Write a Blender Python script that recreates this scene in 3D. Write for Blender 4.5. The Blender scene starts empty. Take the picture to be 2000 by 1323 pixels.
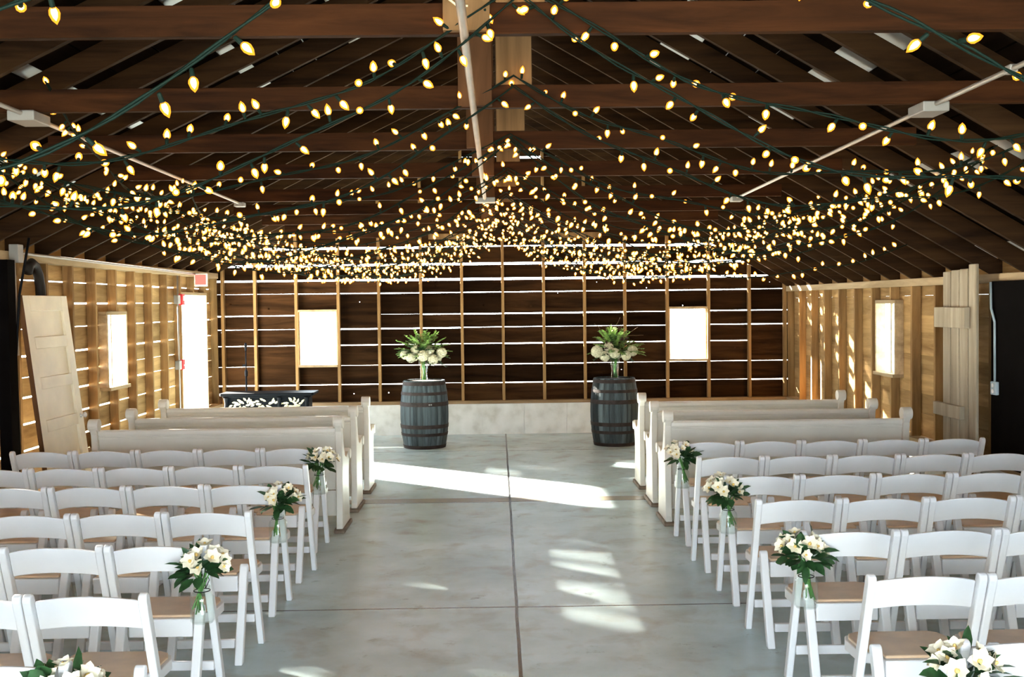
import bpy, math, random
from mathutils import Vector, Matrix
random.seed(7)
S = bpy.context.scene
COL = S.collection
PI = math.pi

# ------------------------------------------------------------------ camera, world, sun, exposure
CAM_H = 1.88
F_PX = 2150.0
cam_data = bpy.data.cameras.new('camera')
cam_data.sensor_width = 36.0
cam_data.lens = F_PX / 2000.0 * 36.0
cam_data.clip_start = 0.05
cam_data.clip_end = 500
cam = bpy.data.objects.new('camera', cam_data)
COL.objects.link(cam)
yaw = math.atan(27.0 / F_PX)
pitch = math.atan(68.5 / F_PX)
roll = -0.0122
M = Matrix.Rotation(-yaw, 4, 'Z') @ Matrix.Rotation(PI / 2 - pitch, 4, 'X') @ Matrix.Rotation(roll, 4, 'Z')
M.translation = (0, 0, CAM_H)
cam.matrix_world = M
S.camera = cam

w = bpy.data.worlds.new('world')
S.world = w
w.use_nodes = True
bg = w.node_tree.nodes['Background']
bg.inputs['Color'].default_value = (0.80, 0.92, 1.0, 1)
bg.inputs['Strength'].default_value = 13.0

sd = bpy.data.lights.new('sun', 'SUN')
sd.energy = 220.0
sd.angle = math.radians(1.6)
sd.color = (1.0, 0.93, 0.80)
sun = bpy.data.objects.new('sun', sd)
COL.objects.link(sun)
sun.rotation_euler = Vector((0.775, -0.63, -0.318)).to_track_quat('-Z', 'Y').to_euler()
sun.location = (-20, 30, 10)

S.view_settings.view_transform = 'Standard'
S.view_settings.look = 'None'
S.view_settings.gamma = 1.0
S.view_settings.use_curve_mapping = False
S.view_settings.exposure = 0.78

# ------------------------------------------------------------------ materials
def nmat(name):
    m = bpy.data.materials.new(name)
    m.use_nodes = True
    nt = m.node_tree
    return m, nt, nt.nodes['Principled BSDF']

def N(nt, t, **kw):
    n = nt.nodes.new(t)
    for k, v in kw.items():
        setattr(n, k, v)
    return n

def ramp(nt, stops):
    r = N(nt, 'ShaderNodeValToRGB')
    e = r.color_ramp.elements
    while len(e) < len(stops):
        e.new(0.5)
    for i, (p, c) in enumerate(stops):
        e[i].position = p
        e[i].color = (*c, 1) if len(c) == 3 else c
    return r

def plain(name, col, rough=0.5, metal=0.0, noise=0.12, nscale=6.0, spec=0.5):
    m, nt, b = nmat(name)
    tc = N(nt, 'ShaderNodeTexCoord')
    no = N(nt, 'ShaderNodeTexNoise')
    no.inputs['Scale'].default_value = nscale
    no.inputs['Detail'].default_value = 5
    nt.links.new(tc.outputs['Object'], no.inputs['Vector'])
    lo = tuple(max(0, c * (1 - noise)) for c in col)
    hi = tuple(min(1, c * (1 + noise)) for c in col)
    r = ramp(nt, [(0.3, lo), (0.7, hi)])
    nt.links.new(no.outputs['Fac'], r.inputs['Fac'])
    nt.links.new(r.outputs['Color'], b.inputs['Base Color'])
    b.inputs['Roughness'].default_value = rough
    b.inputs['Metallic'].default_value = metal
    b.inputs['Specular IOR Level'].default_value = spec
    return m

def wood(name, dark, light, axis='X', scale=9.0, rough=0.75, vary=(0.7, 1.2), holes=0.0, spec=0.06):
    m, nt, b = nmat(name)
    tc = N(nt, 'ShaderNodeTexCoord')
    mp = N(nt, 'ShaderNodeMapping')
    geo = N(nt, 'ShaderNodeNewGeometry')
    sc = {'X': (0.09, 1, 1), 'Y': (1, 0.09, 1), 'Z': (1, 1, 0.09)}[axis]
    mp.inputs['Scale'].default_value = sc
    nt.links.new(tc.outputs['Object'], mp.inputs['Vector'])
    off = N(nt, 'ShaderNodeVectorMath', operation='SCALE')
    comb = N(nt, 'ShaderNodeCombineXYZ')
    for i in range(3):
        nt.links.new(geo.outputs['Random Per Island'], comb.inputs[i])
    nt.links.new(comb.outputs[0], off.inputs[0])
    off.inputs['Scale'].default_value = 13.0
    add = N(nt, 'ShaderNodeVectorMath', operation='ADD')
    nt.links.new(mp.outputs[0], add.inputs[0])
    nt.links.new(off.outputs[0], add.inputs[1])
    no = N(nt, 'ShaderNodeTexNoise')
    no.inputs['Scale'].default_value = scale
    no.inputs['Detail'].default_value = 7
    no.inputs['Roughness'].default_value = 0.62
    no.inputs['Distortion'].default_value = 0.6
    nt.links.new(add.outputs[0], no.inputs['Vector'])
    stops = [(0.28, dark), (0.52, tuple((a + c) / 2 for a, c in zip(dark, light))), (0.74, light)]
    r = ramp(nt, stops)
    nt.links.new(no.outputs['Fac'], r.inputs['Fac'])
    mr = N(nt, 'ShaderNodeMapRange')
    mr.inputs['To Min'].default_value = vary[0]
    mr.inputs['To Max'].default_value = vary[1]
    nt.links.new(geo.outputs['Random Per Island'], mr.inputs['Value'])
    mul = N(nt, 'ShaderNodeVectorMath', operation='SCALE')
    nt.links.new(r.outputs['Color'], mul.inputs[0])
    nt.links.new(mr.outputs[0], mul.inputs['Scale'])
    nt.links.new(mul.outputs[0], b.inputs['Base Color'])
    b.inputs['Roughness'].default_value = rough
    b.inputs['Specular IOR Level'].default_value = spec
    bp = N(nt, 'ShaderNodeBump')
    bp.inputs['Strength'].default_value = 0.35
    bp.inputs['Distance'].default_value = 0.01
    nt.links.new(no.outputs['Fac'], bp.inputs['Height'])
    nt.links.new(bp.outputs[0], b.inputs['Normal'])
    if holes > 0:                                   # nail holes that let the daylight through
        vo = N(nt, 'ShaderNodeTexVoronoi')
        vo.inputs['Scale'].default_value = 5.0
        nt.links.new(tc.outputs['Object'], vo.inputs['Vector'])
        lt = N(nt, 'ShaderNodeMath', operation='LESS_THAN')
        lt.inputs[1].default_value = holes
        nt.links.new(vo.outputs['Distance'], lt.inputs[0])
        tr = N(nt, 'ShaderNodeBsdfTransparent')
        mx = N(nt, 'ShaderNodeMixShader')
        nt.links.new(lt.outputs[0], mx.inputs[0])
        nt.links.new(b.outputs[0], mx.inputs[1])
        nt.links.new(tr.outputs[0], mx.inputs[2])
        nt.links.new(mx.outputs[0], nt.nodes['Material Output'].inputs['Surface'])
    return m

MT = {}
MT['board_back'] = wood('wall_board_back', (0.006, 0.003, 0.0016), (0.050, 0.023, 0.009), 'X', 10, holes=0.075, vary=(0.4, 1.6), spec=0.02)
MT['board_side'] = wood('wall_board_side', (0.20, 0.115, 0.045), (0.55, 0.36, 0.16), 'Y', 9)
MT['stud'] = wood('stud_wood', (0.17, 0.095, 0.038), (0.50, 0.31, 0.13), 'Z', 9)
MT['sill'] = wood('sill_wood', (0.20, 0.13, 0.07), (0.45, 0.30, 0.17), 'X', 9)
MT['plate'] = wood('plate_wood', (0.28, 0.20, 0.11), (0.60, 0.46, 0.28), 'Y', 9)
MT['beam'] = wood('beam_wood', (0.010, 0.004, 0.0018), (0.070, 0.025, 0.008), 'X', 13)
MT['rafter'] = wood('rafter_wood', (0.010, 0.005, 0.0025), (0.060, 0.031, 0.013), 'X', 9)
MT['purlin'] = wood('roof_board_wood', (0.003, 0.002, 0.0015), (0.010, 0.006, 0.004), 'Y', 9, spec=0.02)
MT['post'] = wood('post_wood', (0.10, 0.055, 0.022), (0.34, 0.20, 0.09), 'Z', 7)
MT['post_dark'] = wood('post_wood_dark', (0.05, 0.022, 0.010), (0.17, 0.08, 0.035), 'Z', 7)
MT['grey_wood'] = wood('weathered_plank', (0.24, 0.20, 0.14), (0.56, 0.49, 0.37), 'Z', 9, vary=(0.8, 1.15))
MT['tin'] = plain('roof_metal', (0.42, 0.44, 0.44), 0.45, 0.5, 0.2, 3)
MT['chair'] = plain('chair_white', (0.80, 0.80, 0.81), 0.35, 0, 0.02)
MT['pad'] = plain('chair_pad_tan', (0.70, 0.50, 0.32), 0.30, 0, 0.10, 9)
MT['pew'] = plain('pew_paint', (0.70, 0.665, 0.59), 0.42, 0, 0.05, 4)
MT['pew_foot'] = plain('pew_foot_worn', (0.17, 0.12, 0.08), 0.6, 0, 0.3, 20)
MT['wire'] = plain('green_wire', (0.004, 0.013, 0.009), 0.6, spec=0.1)
MT['conduit'] = plain('galvanised_conduit', (0.33, 0.30, 0.26), 0.45, 0.3)
MT['box_grey'] = plain('grey_box', (0.28, 0.28, 0.26), 0.5, 0.2)
MT['black'] = plain('black_metal', (0.004, 0.005, 0.007), 0.5, spec=0.06)
MT['unlit_panel_and_post'] = plain('unlit_panel_and_post', (0.0035, 0.003, 0.003), 0.9, 0, 0.3, spec=0.03)  # the panel's black holds the darkness of an unlit area
MT['red'] = plain('alarm_red', (0.65, 0.025, 0.03), 0.4)
MT['door'] = plain('door_cream', (0.83, 0.76, 0.58), 0.5, 0, 0.10, 3)
MT['hoop'] = plain('barrel_hoop', (0.030, 0.021, 0.019), 0.6, 0.1, 0.4, 14, spec=0.15)
MT['head'] = plain('barrel_head', (0.30, 0.29, 0.28), 0.6, 0, 0.3, 10)
MT['leaf'] = plain('leaf_green', (0.022, 0.075, 0.022), 0.5, 0, 0.5, 30)
MT['leaf_light'] = plain('leaf_light_green', (0.22, 0.36, 0.09), 0.5, 0, 0.5, 25)
MT['stem'] = plain('stem_green', (0.08, 0.24, 0.05), 0.5, 0, 0.3, 20)
MT['petal'] = plain('petal_cream', (0.86, 0.80, 0.62), 0.55, 0, 0.10, 30)
MT['petal_mid'] = plain('petal_yellow', (0.75, 0.52, 0.16), 0.55, 0, 0.15, 30)
MT['hydrangea'] = plain('hydrangea_white', (0.62, 0.59, 0.42), 0.6, 0, 0.22, 45)
MT['plum'] = plain('plum_bloom', (0.045, 0.010, 0.020), 0.6, 0, 0.4, 40)
MT['twig'] = plain('twig_brown', (0.16, 0.10, 0.05), 0.7)
MT['duct'] = plain('duct_dark', (0.018, 0.016, 0.015), 0.6, 0.2, spec=0.2)
MT['yellow'] = plain('yellow_plastic', (0.85, 0.60, 0.03), 0.4)
MT['cable'] = plain('cream_cable', (0.75, 0.65, 0.42), 0.5)
MT['gravel'] = plain('gravel', (0.55, 0.52, 0.47), 0.9, 0, 0.2, 1.5)
MT['white_plastic'] = plain('white_plastic', (0.8, 0.8, 0.78), 0.4)
MT['outlet'] = plain('outlet_blue_grey', (0.35, 0.45, 0.50), 0.4)
MT['carve'] = plain('carved_cream', (0.55, 0.50, 0.34), 0.5, 0, 0.4, 30)

# barrel staves: grey-blue aged oak, each stave its own tone
MT['stave'] = wood('barrel_stave', (0.006, 0.009, 0.011), (0.085, 0.11, 0.12), 'Z', 8, vary=(0.35, 1.6), rough=0.55, spec=0.10)

# clear thin glass
def glass(name, tint, refl=0.16):
    m, nt, b = nmat(name)
    nt.nodes.remove(b)
    tr = N(nt, 'ShaderNodeBsdfTransparent')
    tr.inputs['Color'].default_value = (*tint, 1)
    gl = N(nt, 'ShaderNodeBsdfGlossy')
    gl.inputs['Roughness'].default_value = 0.06
    fr = N(nt, 'ShaderNodeLayerWeight')
    fr.inputs['Blend'].default_value = 0.35
    pw = N(nt, 'ShaderNodeMath', operation='POWER')
    pw.inputs[1].default_value = 2.5
    nt.links.new(fr.outputs['Facing'], pw.inputs[0])
    ad = N(nt, 'ShaderNodeMath', operation='MULTIPLY_ADD')
    ad.inputs[1].default_value = 0.5
    ad.inputs[2].default_value = 0.03
    nt.links.new(pw.outputs[0], ad.inputs[0])
    mx = N(nt, 'ShaderNodeMixShader')
    nt.links.new(ad.outputs[0], mx.inputs[0])
    nt.links.new(tr.outputs[0], mx.inputs[1])
    nt.links.new(gl.outputs[0], mx.inputs[2])
    nt.links.new(mx.outputs[0], nt.nodes['Material Output'].inputs['Surface'])
    return m
MT['glass'] = glass('clear_glass', (0.975, 0.99, 0.98))

def sun_diffuser():  # added diffuser that stops direct sun through the side windows
    m, nt, b = nmat('sun_diffuser_pane')
    nt.nodes.remove(b)
    tl = N(nt, 'ShaderNodeBsdfTranslucent')
    tl.inputs['Color'].default_value = (0.82, 0.86, 0.86, 1)
    tr = N(nt, 'ShaderNodeBsdfTransparent')
    mx = N(nt, 'ShaderNodeMixShader')
    mx.inputs[0].default_value = 0.02
    nt.links.new(tl.outputs[0], mx.inputs[1])
    nt.links.new(tr.outputs[0], mx.inputs[2])
    nt.links.new(mx.outputs[0], nt.nodes['Material Output'].inputs['Surface'])
    return m
MT['sun_diffuser'] = sun_diffuser()

def emit(name, col, strength, transp=0.0, sample=True):
    m, nt, b = nmat(name)
    nt.nodes.remove(b)
    em = N(nt, 'ShaderNodeEmission')
    em.inputs['Color'].default_value = (*col, 1)
    em.inputs['Strength'].default_value = strength
    out = nt.nodes['Material Output'].inputs['Surface']
    if transp > 0:
        tr = N(nt, 'ShaderNodeBsdfTransparent')
        mx = N(nt, 'ShaderNodeMixShader')
        mx.inputs[0].default_value = 1 - transp
        nt.links.new(tr.outputs[0], mx.inputs[1])
        nt.links.new(em.outputs[0], mx.inputs[2])
        nt.links.new(mx.outputs[0], out)
    else:
        nt.links.new(em.outputs[0], out)
    if not sample:
        m.cycles.emission_sampling = 'NONE'
    return m
MT['bulb_core'] = emit('bulb_core', (1.0, 0.54, 0.14), 15.0)
MT['bulb_glass_bloom'] = emit('bulb_glass_bloom', (1.0, 0.30, 0.02), 1.9, transp=0.5, sample=False)  # glass shell glows orange to imitate camera bloom around the bulb
MT['sign_red'] = emit('sign_red', (1.0, 0.16, 0.12), 1.3, sample=False)

# concrete floor with sawn joints
def floor_mat():
    m, nt, b = nmat('polished_concrete')
    tc = N(nt, 'ShaderNodeTexCoord')
    n1 = N(nt, 'ShaderNodeTexNoise')
    n1.inputs['Scale'].default_value = 1.1
    n1.inputs['Detail'].default_value = 8
    n1.inputs['Roughness'].default_value = 0.6
    mp = N(nt, 'ShaderNodeMapping')
    mp.inputs['Scale'].default_value = (1.0, 1.0, 1.0)
    nt.links.new(tc.outputs['Object'], mp.inputs['Vector'])
    nt.links.new(mp.outputs[0], n1.inputs['Vector'])
    r1 = ramp(nt, [(0.28, (0.40, 0.50, 0.51)), (0.52, (0.54, 0.67, 0.69)), (0.74, (0.68, 0.82, 0.86))])
    nt.links.new(n1.outputs['Fac'], r1.inputs['Fac'])
    # brown stains with edges of their own
    n2 = N(nt, 'ShaderNodeTexNoise')
    n2.inputs['Scale'].default_value = 3.2
    n2.inputs['Detail'].default_value = 5
    n2.inputs['Roughness'].default_value = 0.55
    n2.inputs['Distortion'].default_value = 0.3
    nt.links.new(tc.outputs['Object'], n2.inputs['Vector'])
    r2 = ramp(nt, [(0.52, (0, 0, 0)), (0.80, (1, 1, 1))])
    nt.links.new(n2.outputs['Fac'], r2.inputs['Fac'])
    mx = N(nt, 'ShaderNodeMix', data_type='RGBA')
    mx.inputs[7].default_value = (0.34, 0.29, 0.22, 1)
    mfac = N(nt, 'ShaderNodeMath', operation='MULTIPLY')
    mfac.inputs[1].default_value = 0.75
    nt.links.new(r2.outputs['Color'], mfac.inputs[0])
    nt.links.new(mfac.outputs[0], mx.inputs[0])
    nt.links.new(r1.outputs['Color'], mx.inputs[6])
    # small dark scuffs
    n3 = N(nt, 'ShaderNodeTexNoise')
    n3.inputs['Scale'].default_value = 4.5
    n3.inputs['Detail'].default_value = 8
    n3.inputs['Roughness'].default_value = 0.72
    nt.links.new(tc.outputs['Object'], n3.inputs['Vector'])
    r3 = ramp(nt, [(0.60, (0, 0, 0)), (0.72, (0.65, 0.65, 0.65))])
    nt.links.new(n3.outputs['Fac'], r3.inputs['Fac'])
    mx3 = N(nt, 'ShaderNodeMix', data_type='RGBA')
    mx3.inputs[7].default_value = (0.17, 0.165, 0.15, 1)
    nt.links.new(r3.outputs['Color'], mx3.inputs[0])
    nt.links.new(mx.outputs[2], mx3.inputs[6])
    col = mx3.outputs[2]
    sx = N(nt, 'ShaderNodeSeparateXYZ')
    nt.links.new(tc.outputs['Object'], sx.inputs[0])
    wob = N(nt, 'ShaderNodeTexNoise')
    wob.inputs['Scale'].default_value = 1.2
    nt.links.new(tc.outputs['Object'], wob.inputs['Vector'])

    def band(axis, centre, half, colour, wobble):
        nonlocal col
        a = N(nt, 'ShaderNodeMath', operation='ADD')
        wm = N(nt, 'ShaderNodeMath', operation='MULTIPLY_ADD')
        wm.inputs[1].default_value = wobble
        wm.inputs[2].default_value = -centre - wobble * 0.5
        nt.links.new(wob.outputs['Fac'], wm.inputs[0])
        nt.links.new(sx.outputs[axis], a.inputs[0])
        nt.links.new(wm.outputs[0], a.inputs[1])
        ab = N(nt, 'ShaderNodeMath', operation='ABSOLUTE')
        nt.links.new(a.outputs[0], ab.inputs[0])
        lt = N(nt, 'ShaderNodeMath', operation='LESS_THAN')
        lt.inputs[1].default_value = half
        nt.links.new(ab.outputs[0], lt.inputs[0])
        k = N(nt, 'ShaderNodeMix', data_type='RGBA')
        k.inputs[7].default_value = (*colour, 1)
        nt.links.new(lt.outputs[0], k.inputs[0])
        nt.links.new(col, k.inputs[6])
        col = k.outputs[2]
        return lt
    band(1, 10.50, 0.11, (0.30, 0.26, 0.19), 0.03)
    for y in (3.13, 6.76, 10.385, 14.02):
        band(1, y, 0.010, (0.07, 0.065, 0.055), 0.02)
    band(0, 0.093, 0.0100, (0.008, 0.008, 0.008), 0.012)
    nt.links.new(col, b.inputs['Base Color'])
    b.inputs['Roughness'].default_value = 0.27
    b.inputs['Specular IOR Level'].default_value = 0.4
    bp = N(nt, 'ShaderNodeBump')
    bp.inputs['Strength'].default_value = 0.03
    bp.inputs['Distance'].default_value = 0.01
    nt.links.new(n1.outputs['Fac'], bp.inputs['Height'])
    nt.links.new(bp.outputs[0], b.inputs['Normal'])
    return m
MT['floor'] = floor_mat()

def block_mat():
    m, nt, b = nmat('painted_concrete')
    tc = N(nt, 'ShaderNodeTexCoord')
    n1 = N(nt, 'ShaderNodeTexNoise')
    n1.inputs['Scale'].default_value = 5
    n1.inputs['Detail'].default_value = 8
    nt.links.new(tc.outputs['Object'], n1.inputs['Vector'])
    r1 = ramp(nt, [(0.28, (0.50, 0.49, 0.44)), (0.5, (0.66, 0.66, 0.62)), (0.7, (0.74, 0.74, 0.71))])
    nt.links.new(n1.outputs['Fac'], r1.inputs['Fac'])
    nt.links.new(r1.outputs['Color'], b.inputs['Base Color'])
    b.inputs['Roughness'].default_value = 0.7
    bp = N(nt, 'ShaderNodeBump')
    bp.inputs['Strength'].default_value = 0.3
    bp.inputs['Distance'].default_value = 0.02
    nt.links.new(n1.outputs['Fac'], bp.inputs['Height'])
    nt.links.new(bp.outputs[0], b.inputs['Normal'])
    return m
MT['block'] = block_mat()

# ------------------------------------------------------------------ mesh helpers
class MB:
    def __init__(self):
        self.v, self.f, self.m = [], [], []

    def add(self, vs, fs, mi=0):
        o = len(self.v)
        self.v += [tuple(p) for p in vs]
        self.f += [tuple(i + o for i in f) for f in fs]
        self.m += [mi] * len(fs)

    def box(self, x0, x1, y0, y1, z0, z1, mi=0):
        vs = [(x, y, z) for z in (z0, z1) for y in (y0, y1) for x in (x0, x1)]
        self.add(vs, [(0, 2, 3, 1), (4, 5, 7, 6), (0, 1, 5, 4), (2, 6, 7, 3), (0, 4, 6, 2), (1, 3, 7, 5)], mi)

    def prism(self, poly, fn, d0, d1, mi=0):
        """poly: list of 2D points; fn(a, b, d) -> 3D; extruded from d0 to d1"""
        n = len(poly)
        vs = [fn(a, b, d0) for a, b in poly] + [fn(a, b, d1) for a, b in poly]
        fs = [tuple(range(n - 1, -1, -1)), tuple(range(n, 2 * n))]
        fs += [(i, (i + 1) % n, n + (i + 1) % n, n + i) for i in range(n)]
        self.add(vs, fs, mi)

    def tube(self, pts, r, n=6, mi=0, caps=True):
        pts = [Vector(p) for p in pts]
        k = len(pts)
        rs = r if isinstance(r, (list, tuple)) else [r] * k
        vs, fs = [], []
        t = (pts[1] - pts[0]).normalized()
        up = Vector((0, 0, 1)) if abs(t.z) < 0.9 else Vector((1, 0, 0))
        u = t.cross(up).normalized()
        for i, p in enumerate(pts):
            t = (pts[min(i + 1, k - 1)] - pts[max(i - 1, 0)]).normalized()
            u = (u - t * u.dot(t)).normalized()
            v = t.cross(u)
            for j in range(n):
                a = 2 * PI * j / n
                vs.append(p + (u * math.cos(a) + v * math.sin(a)) * rs[i])
        for i in range(k - 1):
            for j in range(n):
                fs.append((i * n + j, i * n + (j + 1) % n, (i + 1) * n + (j + 1) % n, (i + 1) * n + j))
        if caps:
            fs.append(tuple(range(n - 1, -1, -1)))
            fs.append(tuple((k - 1) * n + j for j in range(n)))
        self.add(vs, fs, mi)

    def lathe(self, prof, n=16, c=(0, 0, 0), mi=0, frame=None):
        vs, fs = [], []
        for r, z in prof:
            for j in range(n):
                a = 2 * PI * j / n
                p = Vector((r * math.cos(a), r * math.sin(a), z))
                if frame is not None:
                    p = frame @ p
                vs.append(p + Vector(c))
        k = len(prof)
        for i in range(k - 1):
            for j in range(n):
                fs.append((i * n + j, i * n + (j + 1) % n, (i + 1) * n + (j + 1) % n, (i + 1) * n + j))
        if prof[0][0] > 1e-5:
            fs.append(tuple(range(n - 1, -1, -1)))
        if prof[-1][0] > 1e-5:
            fs.append(tuple((k - 1) * n + j for j in range(n)))
        self.add(vs, fs, mi)

    def cyl_x(self, x0, x1, y, z, r, n=16, mi=0):
        poly = [(y + r * math.cos(2 * PI * i / n), z + r * math.sin(2 * PI * i / n)) for i in range(n)]
        self.prism(poly, lambda a, b, d: (d, a, b), x0, x1, mi)

    def leaf(self, p, d, up, L, W, mi=0, bend=0.25):
        p, d = Vector(p), Vector(d).normalized()
        s = d.cross(Vector(up))
        if s.length < 1e-4:
            s = d.cross(Vector((1, 0, 0)))
        s.normalize()
        nrm = s.cross(d)
        vs = [p]
        for t, wd in ((0.25, 0.75), (0.55, 1.0), (0.82, 0.6)):
            c = p + d * L * t - nrm * bend * L * t * t
            vs += [c - s * W * wd * 0.5 + nrm * W * 0.10, c - nrm * W * 0.04, c + s * W * wd * 0.5 + nrm * W * 0.10]
        vs.append(p + d * L - nrm * bend * L)
        fs = [(0, 1, 2), (0, 2, 3), (1, 4, 5, 2), (2, 5, 6, 3), (4, 7, 8, 5), (5, 8, 9, 6), (7, 10, 8), (8, 10, 9)]
        self.add(vs, fs, mi)

    def mesh(self, name, mats, smooth=False, bevel=0):
        me = bpy.data.meshes.new(name)
        me.from_pydata(self.v, [], self.f)
        mats = mats if isinstance(mats, (list, tuple)) else [mats]
        for mm in mats:
            me.materials.append(mm)
        if len(mats) > 1:
            me.polygons.foreach_set('material_index', self.m)
        if smooth:
            me.polygons.foreach_set('use_smooth', [True] * len(self.f))
        me.update()
        return me

    def build(self, name, mats, parent=None, loc=(0, 0, 0), smooth=False, bevel=0, auto=False):
        me = self.mesh(name, mats, smooth)
        o = bpy.data.objects.new(name, me)
        COL.objects.link(o)
        o.location = loc
        if parent is not None:
            o.parent = parent
        if bevel:
            b = o.modifiers.new('bevel', 'BEVEL')
            b.width = bevel
            b.segments = 2
            b.limit_method = 'ANGLE'
        if auto:
            me.polygons.foreach_set('use_smooth', [True] * len(self.f))
            me.set_sharp_from_angle(angle=math.radians(40))
        return o

def tag(o, label=None, cat=None, group=None, kind=None):
    if label: o['label'] = label
    if cat: o['category'] = cat
    if group: o['group'] = group
    if kind: o['kind'] = kind
    return o

def thing(name, label, cat, loc=(0, 0, 0), rz=0.0, group=None):
    o = bpy.data.objects.new(name, None)
    o.empty_display_size = 0.1
    COL.objects.link(o)
    o.location = loc
    o.rotation_euler = (0, 0, rz)
    return tag(o, label, cat, group)

def copy_tree(o, parent=None):
    c = o.copy()
    COL.objects.link(c)
    if parent is not None:
        c.parent = parent
    for ch in [x for x in KIDS.get(o.name, [])]:
        copy_tree(ch, c)
    return c
KIDS = {}
def remember(root):
    ch = list(root.children)
    KIDS[root.name] = ch
    for c in ch:
        remember(c)

ORD = ['', 'first', 'second', 'third', 'fourth', 'fifth', 'sixth', 'seventh', 'eighth', 'ninth', 'tenth']

# ------------------------------------------------------------------ the barn: dimensions
XL, XR, YB, YF = -4.02, 4.18, 15.85, -2.4
APX, APZ = 0.15, 4.40
ZL, ZR = 2.36, 2.08                       # underside of the rafters at the side walls
SL = (APZ - ZL) / (APX - XL)
SR = (APZ - ZR) / (XR - APX)
KNEE = 0.44
STUD_D = 0.095
def roof_z(x):
    return APZ - SL * (APX - x) if x < APX else APZ - SR * (x - APX)
def bx(px):
    return (px - 973.0) / 135.6           # back-wall stud positions

# floor and outside ground
b = MB(); b.box(XL - 0.25, XR + 0.25, YF - 0.3, YB + 0.25, -0.15, 0.0)
tag(b.build('floor', MT['floor']), kind='structure')
b = MB(); b.box(-60, 60, -60, 80, -0.40, -0.22)
tag(b.build('ground_exterior', MT['gravel']), kind='structure')

# ---- back wall
studs_px = [437, 500, 580, 662, 741, 823, 903, 983, 1063, 1143, 1222, 1305, 1386, 1466, 1536]
studs = [bx(p) for p in studs_px]
WIN_B = [(studs[2] + 0.025, studs[3] - 0.025, 1.03, 1.79), (studs[11] + 0.025, studs[12] - 0.025, 1.05, 1.77)]
gaps = [0.47, 0.74, 1.01, 1.31, 1.545, 1.745, 2.055, 2.255, 2.475, 2.72, 2.98, 3.25, 3.50, 3.74, 4.0, 4.25, 4.7]
rb = random.Random(3)
b = MB()
edges = [XL - 0.15] + studs[1:-1] + [XR + 0.15]
def back_board(x0, x1, z0, z1):
    """a board piece cut to the roof slope"""
    t = 0.14 + 0.01
    top0, top1 = roof_z(x0) + t, roof_z(x1) + t
    if z0 >= max(top0, top1):
        return
    poly = [(x0, z0), (x1, z0)]
    if z1 <= min(top0, top1):
        poly += [(x1, z1), (x0, z1)]
    else:
        s = (top1 - top0) / (x1 - x0)
        if top1 > top0:
            if z0 > top0:
                poly[0] = (x0 + (z0 - top0) / s, z0)
            if top1 > z1:
                poly += [(x1, z1), (x0 + (z1 - top0) / s, z1)]
            else:
                poly += [(x1, top1)]
            if z0 < top0:
                poly += [(x0, top0)]
        else:
            if z0 > top1:
                poly[1] = (x0 + (z0 - top0) / s, z0)
            else:
                poly += [(x1, top1)]
            if top0 > z1:
                poly += [(x0 + (z1 - top0) / s, z1), (x0, z1)]
            else:
                poly += [(x0, top0)]
    b.prism(poly, lambda a, c, d: (a, d, c), YB + STUD_D, YB + STUD_D + 0.025)
for i in range(len(gaps) - 1):
    zlo, zhi = gaps[i], gaps[i + 1]
    k = 0
    while k < len(edges) - 1:
        span = rb.choice((1, 2, 2, 3, 3, 4))
        k2 = min(len(edges) - 1, k + span)
        x0, x1 = edges[k] , edges[k2]
        # the gap above the board: wide up high, hairline lower down
        g = rb.choice((0.001, 0.006, 0.009, 0.012, 0.016)) if zhi < 2.1 else (rb.choice((0.014, 0.024, 0.032, 0.036)) if zhi < 2.9 else 0.002)
        if 1.0 < zhi < 1.2 and x0 > 1.2: g *= 0.4
        if 3.9 < zhi < 4.1 and x0 < 0.5 < x1:
            back_board(x0, 0.3, zlo, zhi - 0.002)
            x0, g = 0.3, 0.03
        if zlo < 0.7 and rb.random() < 0.45: g = 0.003
        cuts = [(x0, x1)]
        for wx0, wx1, wz0, wz1 in WIN_B:
            if wz0 < zhi and wz1 > zlo:
                nc = []
                for c0, c1 in cuts:
                    if wx1 <= c0 or wx0 >= c1:
                        nc.append((c0, c1))
                    else:
                        if wx0 > c0: nc.append((c0, wx0))
                        if wx1 < c1: nc.append((wx1, c1))
                        mid0, mid1 = max(c0, wx0), min(c1, wx1)
                        if zlo < wz0: back_board(mid0, mid1, zlo, wz0)
                        if zhi - g > wz1: back_board(mid0, mid1, wz1, zhi - g)
                cuts = nc
        for c0, c1 in cuts:
            if c1 - c0 > 0.01:
                back_board(c0, c1, zlo + rb.uniform(-0.002, 0.003), zhi - g)
        k = k2
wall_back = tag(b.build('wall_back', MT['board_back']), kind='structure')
for x in studs:
    s = MB()
    tz = roof_z(x) + 0.10
    s.box(x - 0.021, x + 0.021, YB, YB + STUD_D - 0.002, KNEE + 0.045, tz)
    s.build('stud', MT['stud'], wall_back, bevel=0.003)
s = MB(); s.box(XL - 0.02, XR + 0.02, YB - 0.03, YB + STUD_D + 0.02, KNEE, KNEE + 0.045)
s.build('sill_plate', MT['sill'], wall_back, bevel=0.004)
s = MB()                                    # concrete knee wall in cast panels with open joints
xs = [XL - 0.1] + [bx(p) for p in (470, 610, 700, 860, 940, 1022, 1105, 1240, 1400)] + [XR + 0.1]
for i in range(len(xs) - 1):
    s.box(xs[i] + 0.005, xs[i + 1] - 0.005, YB - 0.02, YB + 0.18, 0.0, KNEE - 0.001)
s.box(XL - 0.1, XR + 0.1, YB, YB + 0.17, 0.0, KNEE - 0.002)
s.build('knee_wall', MT['block'], wall_back)

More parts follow.
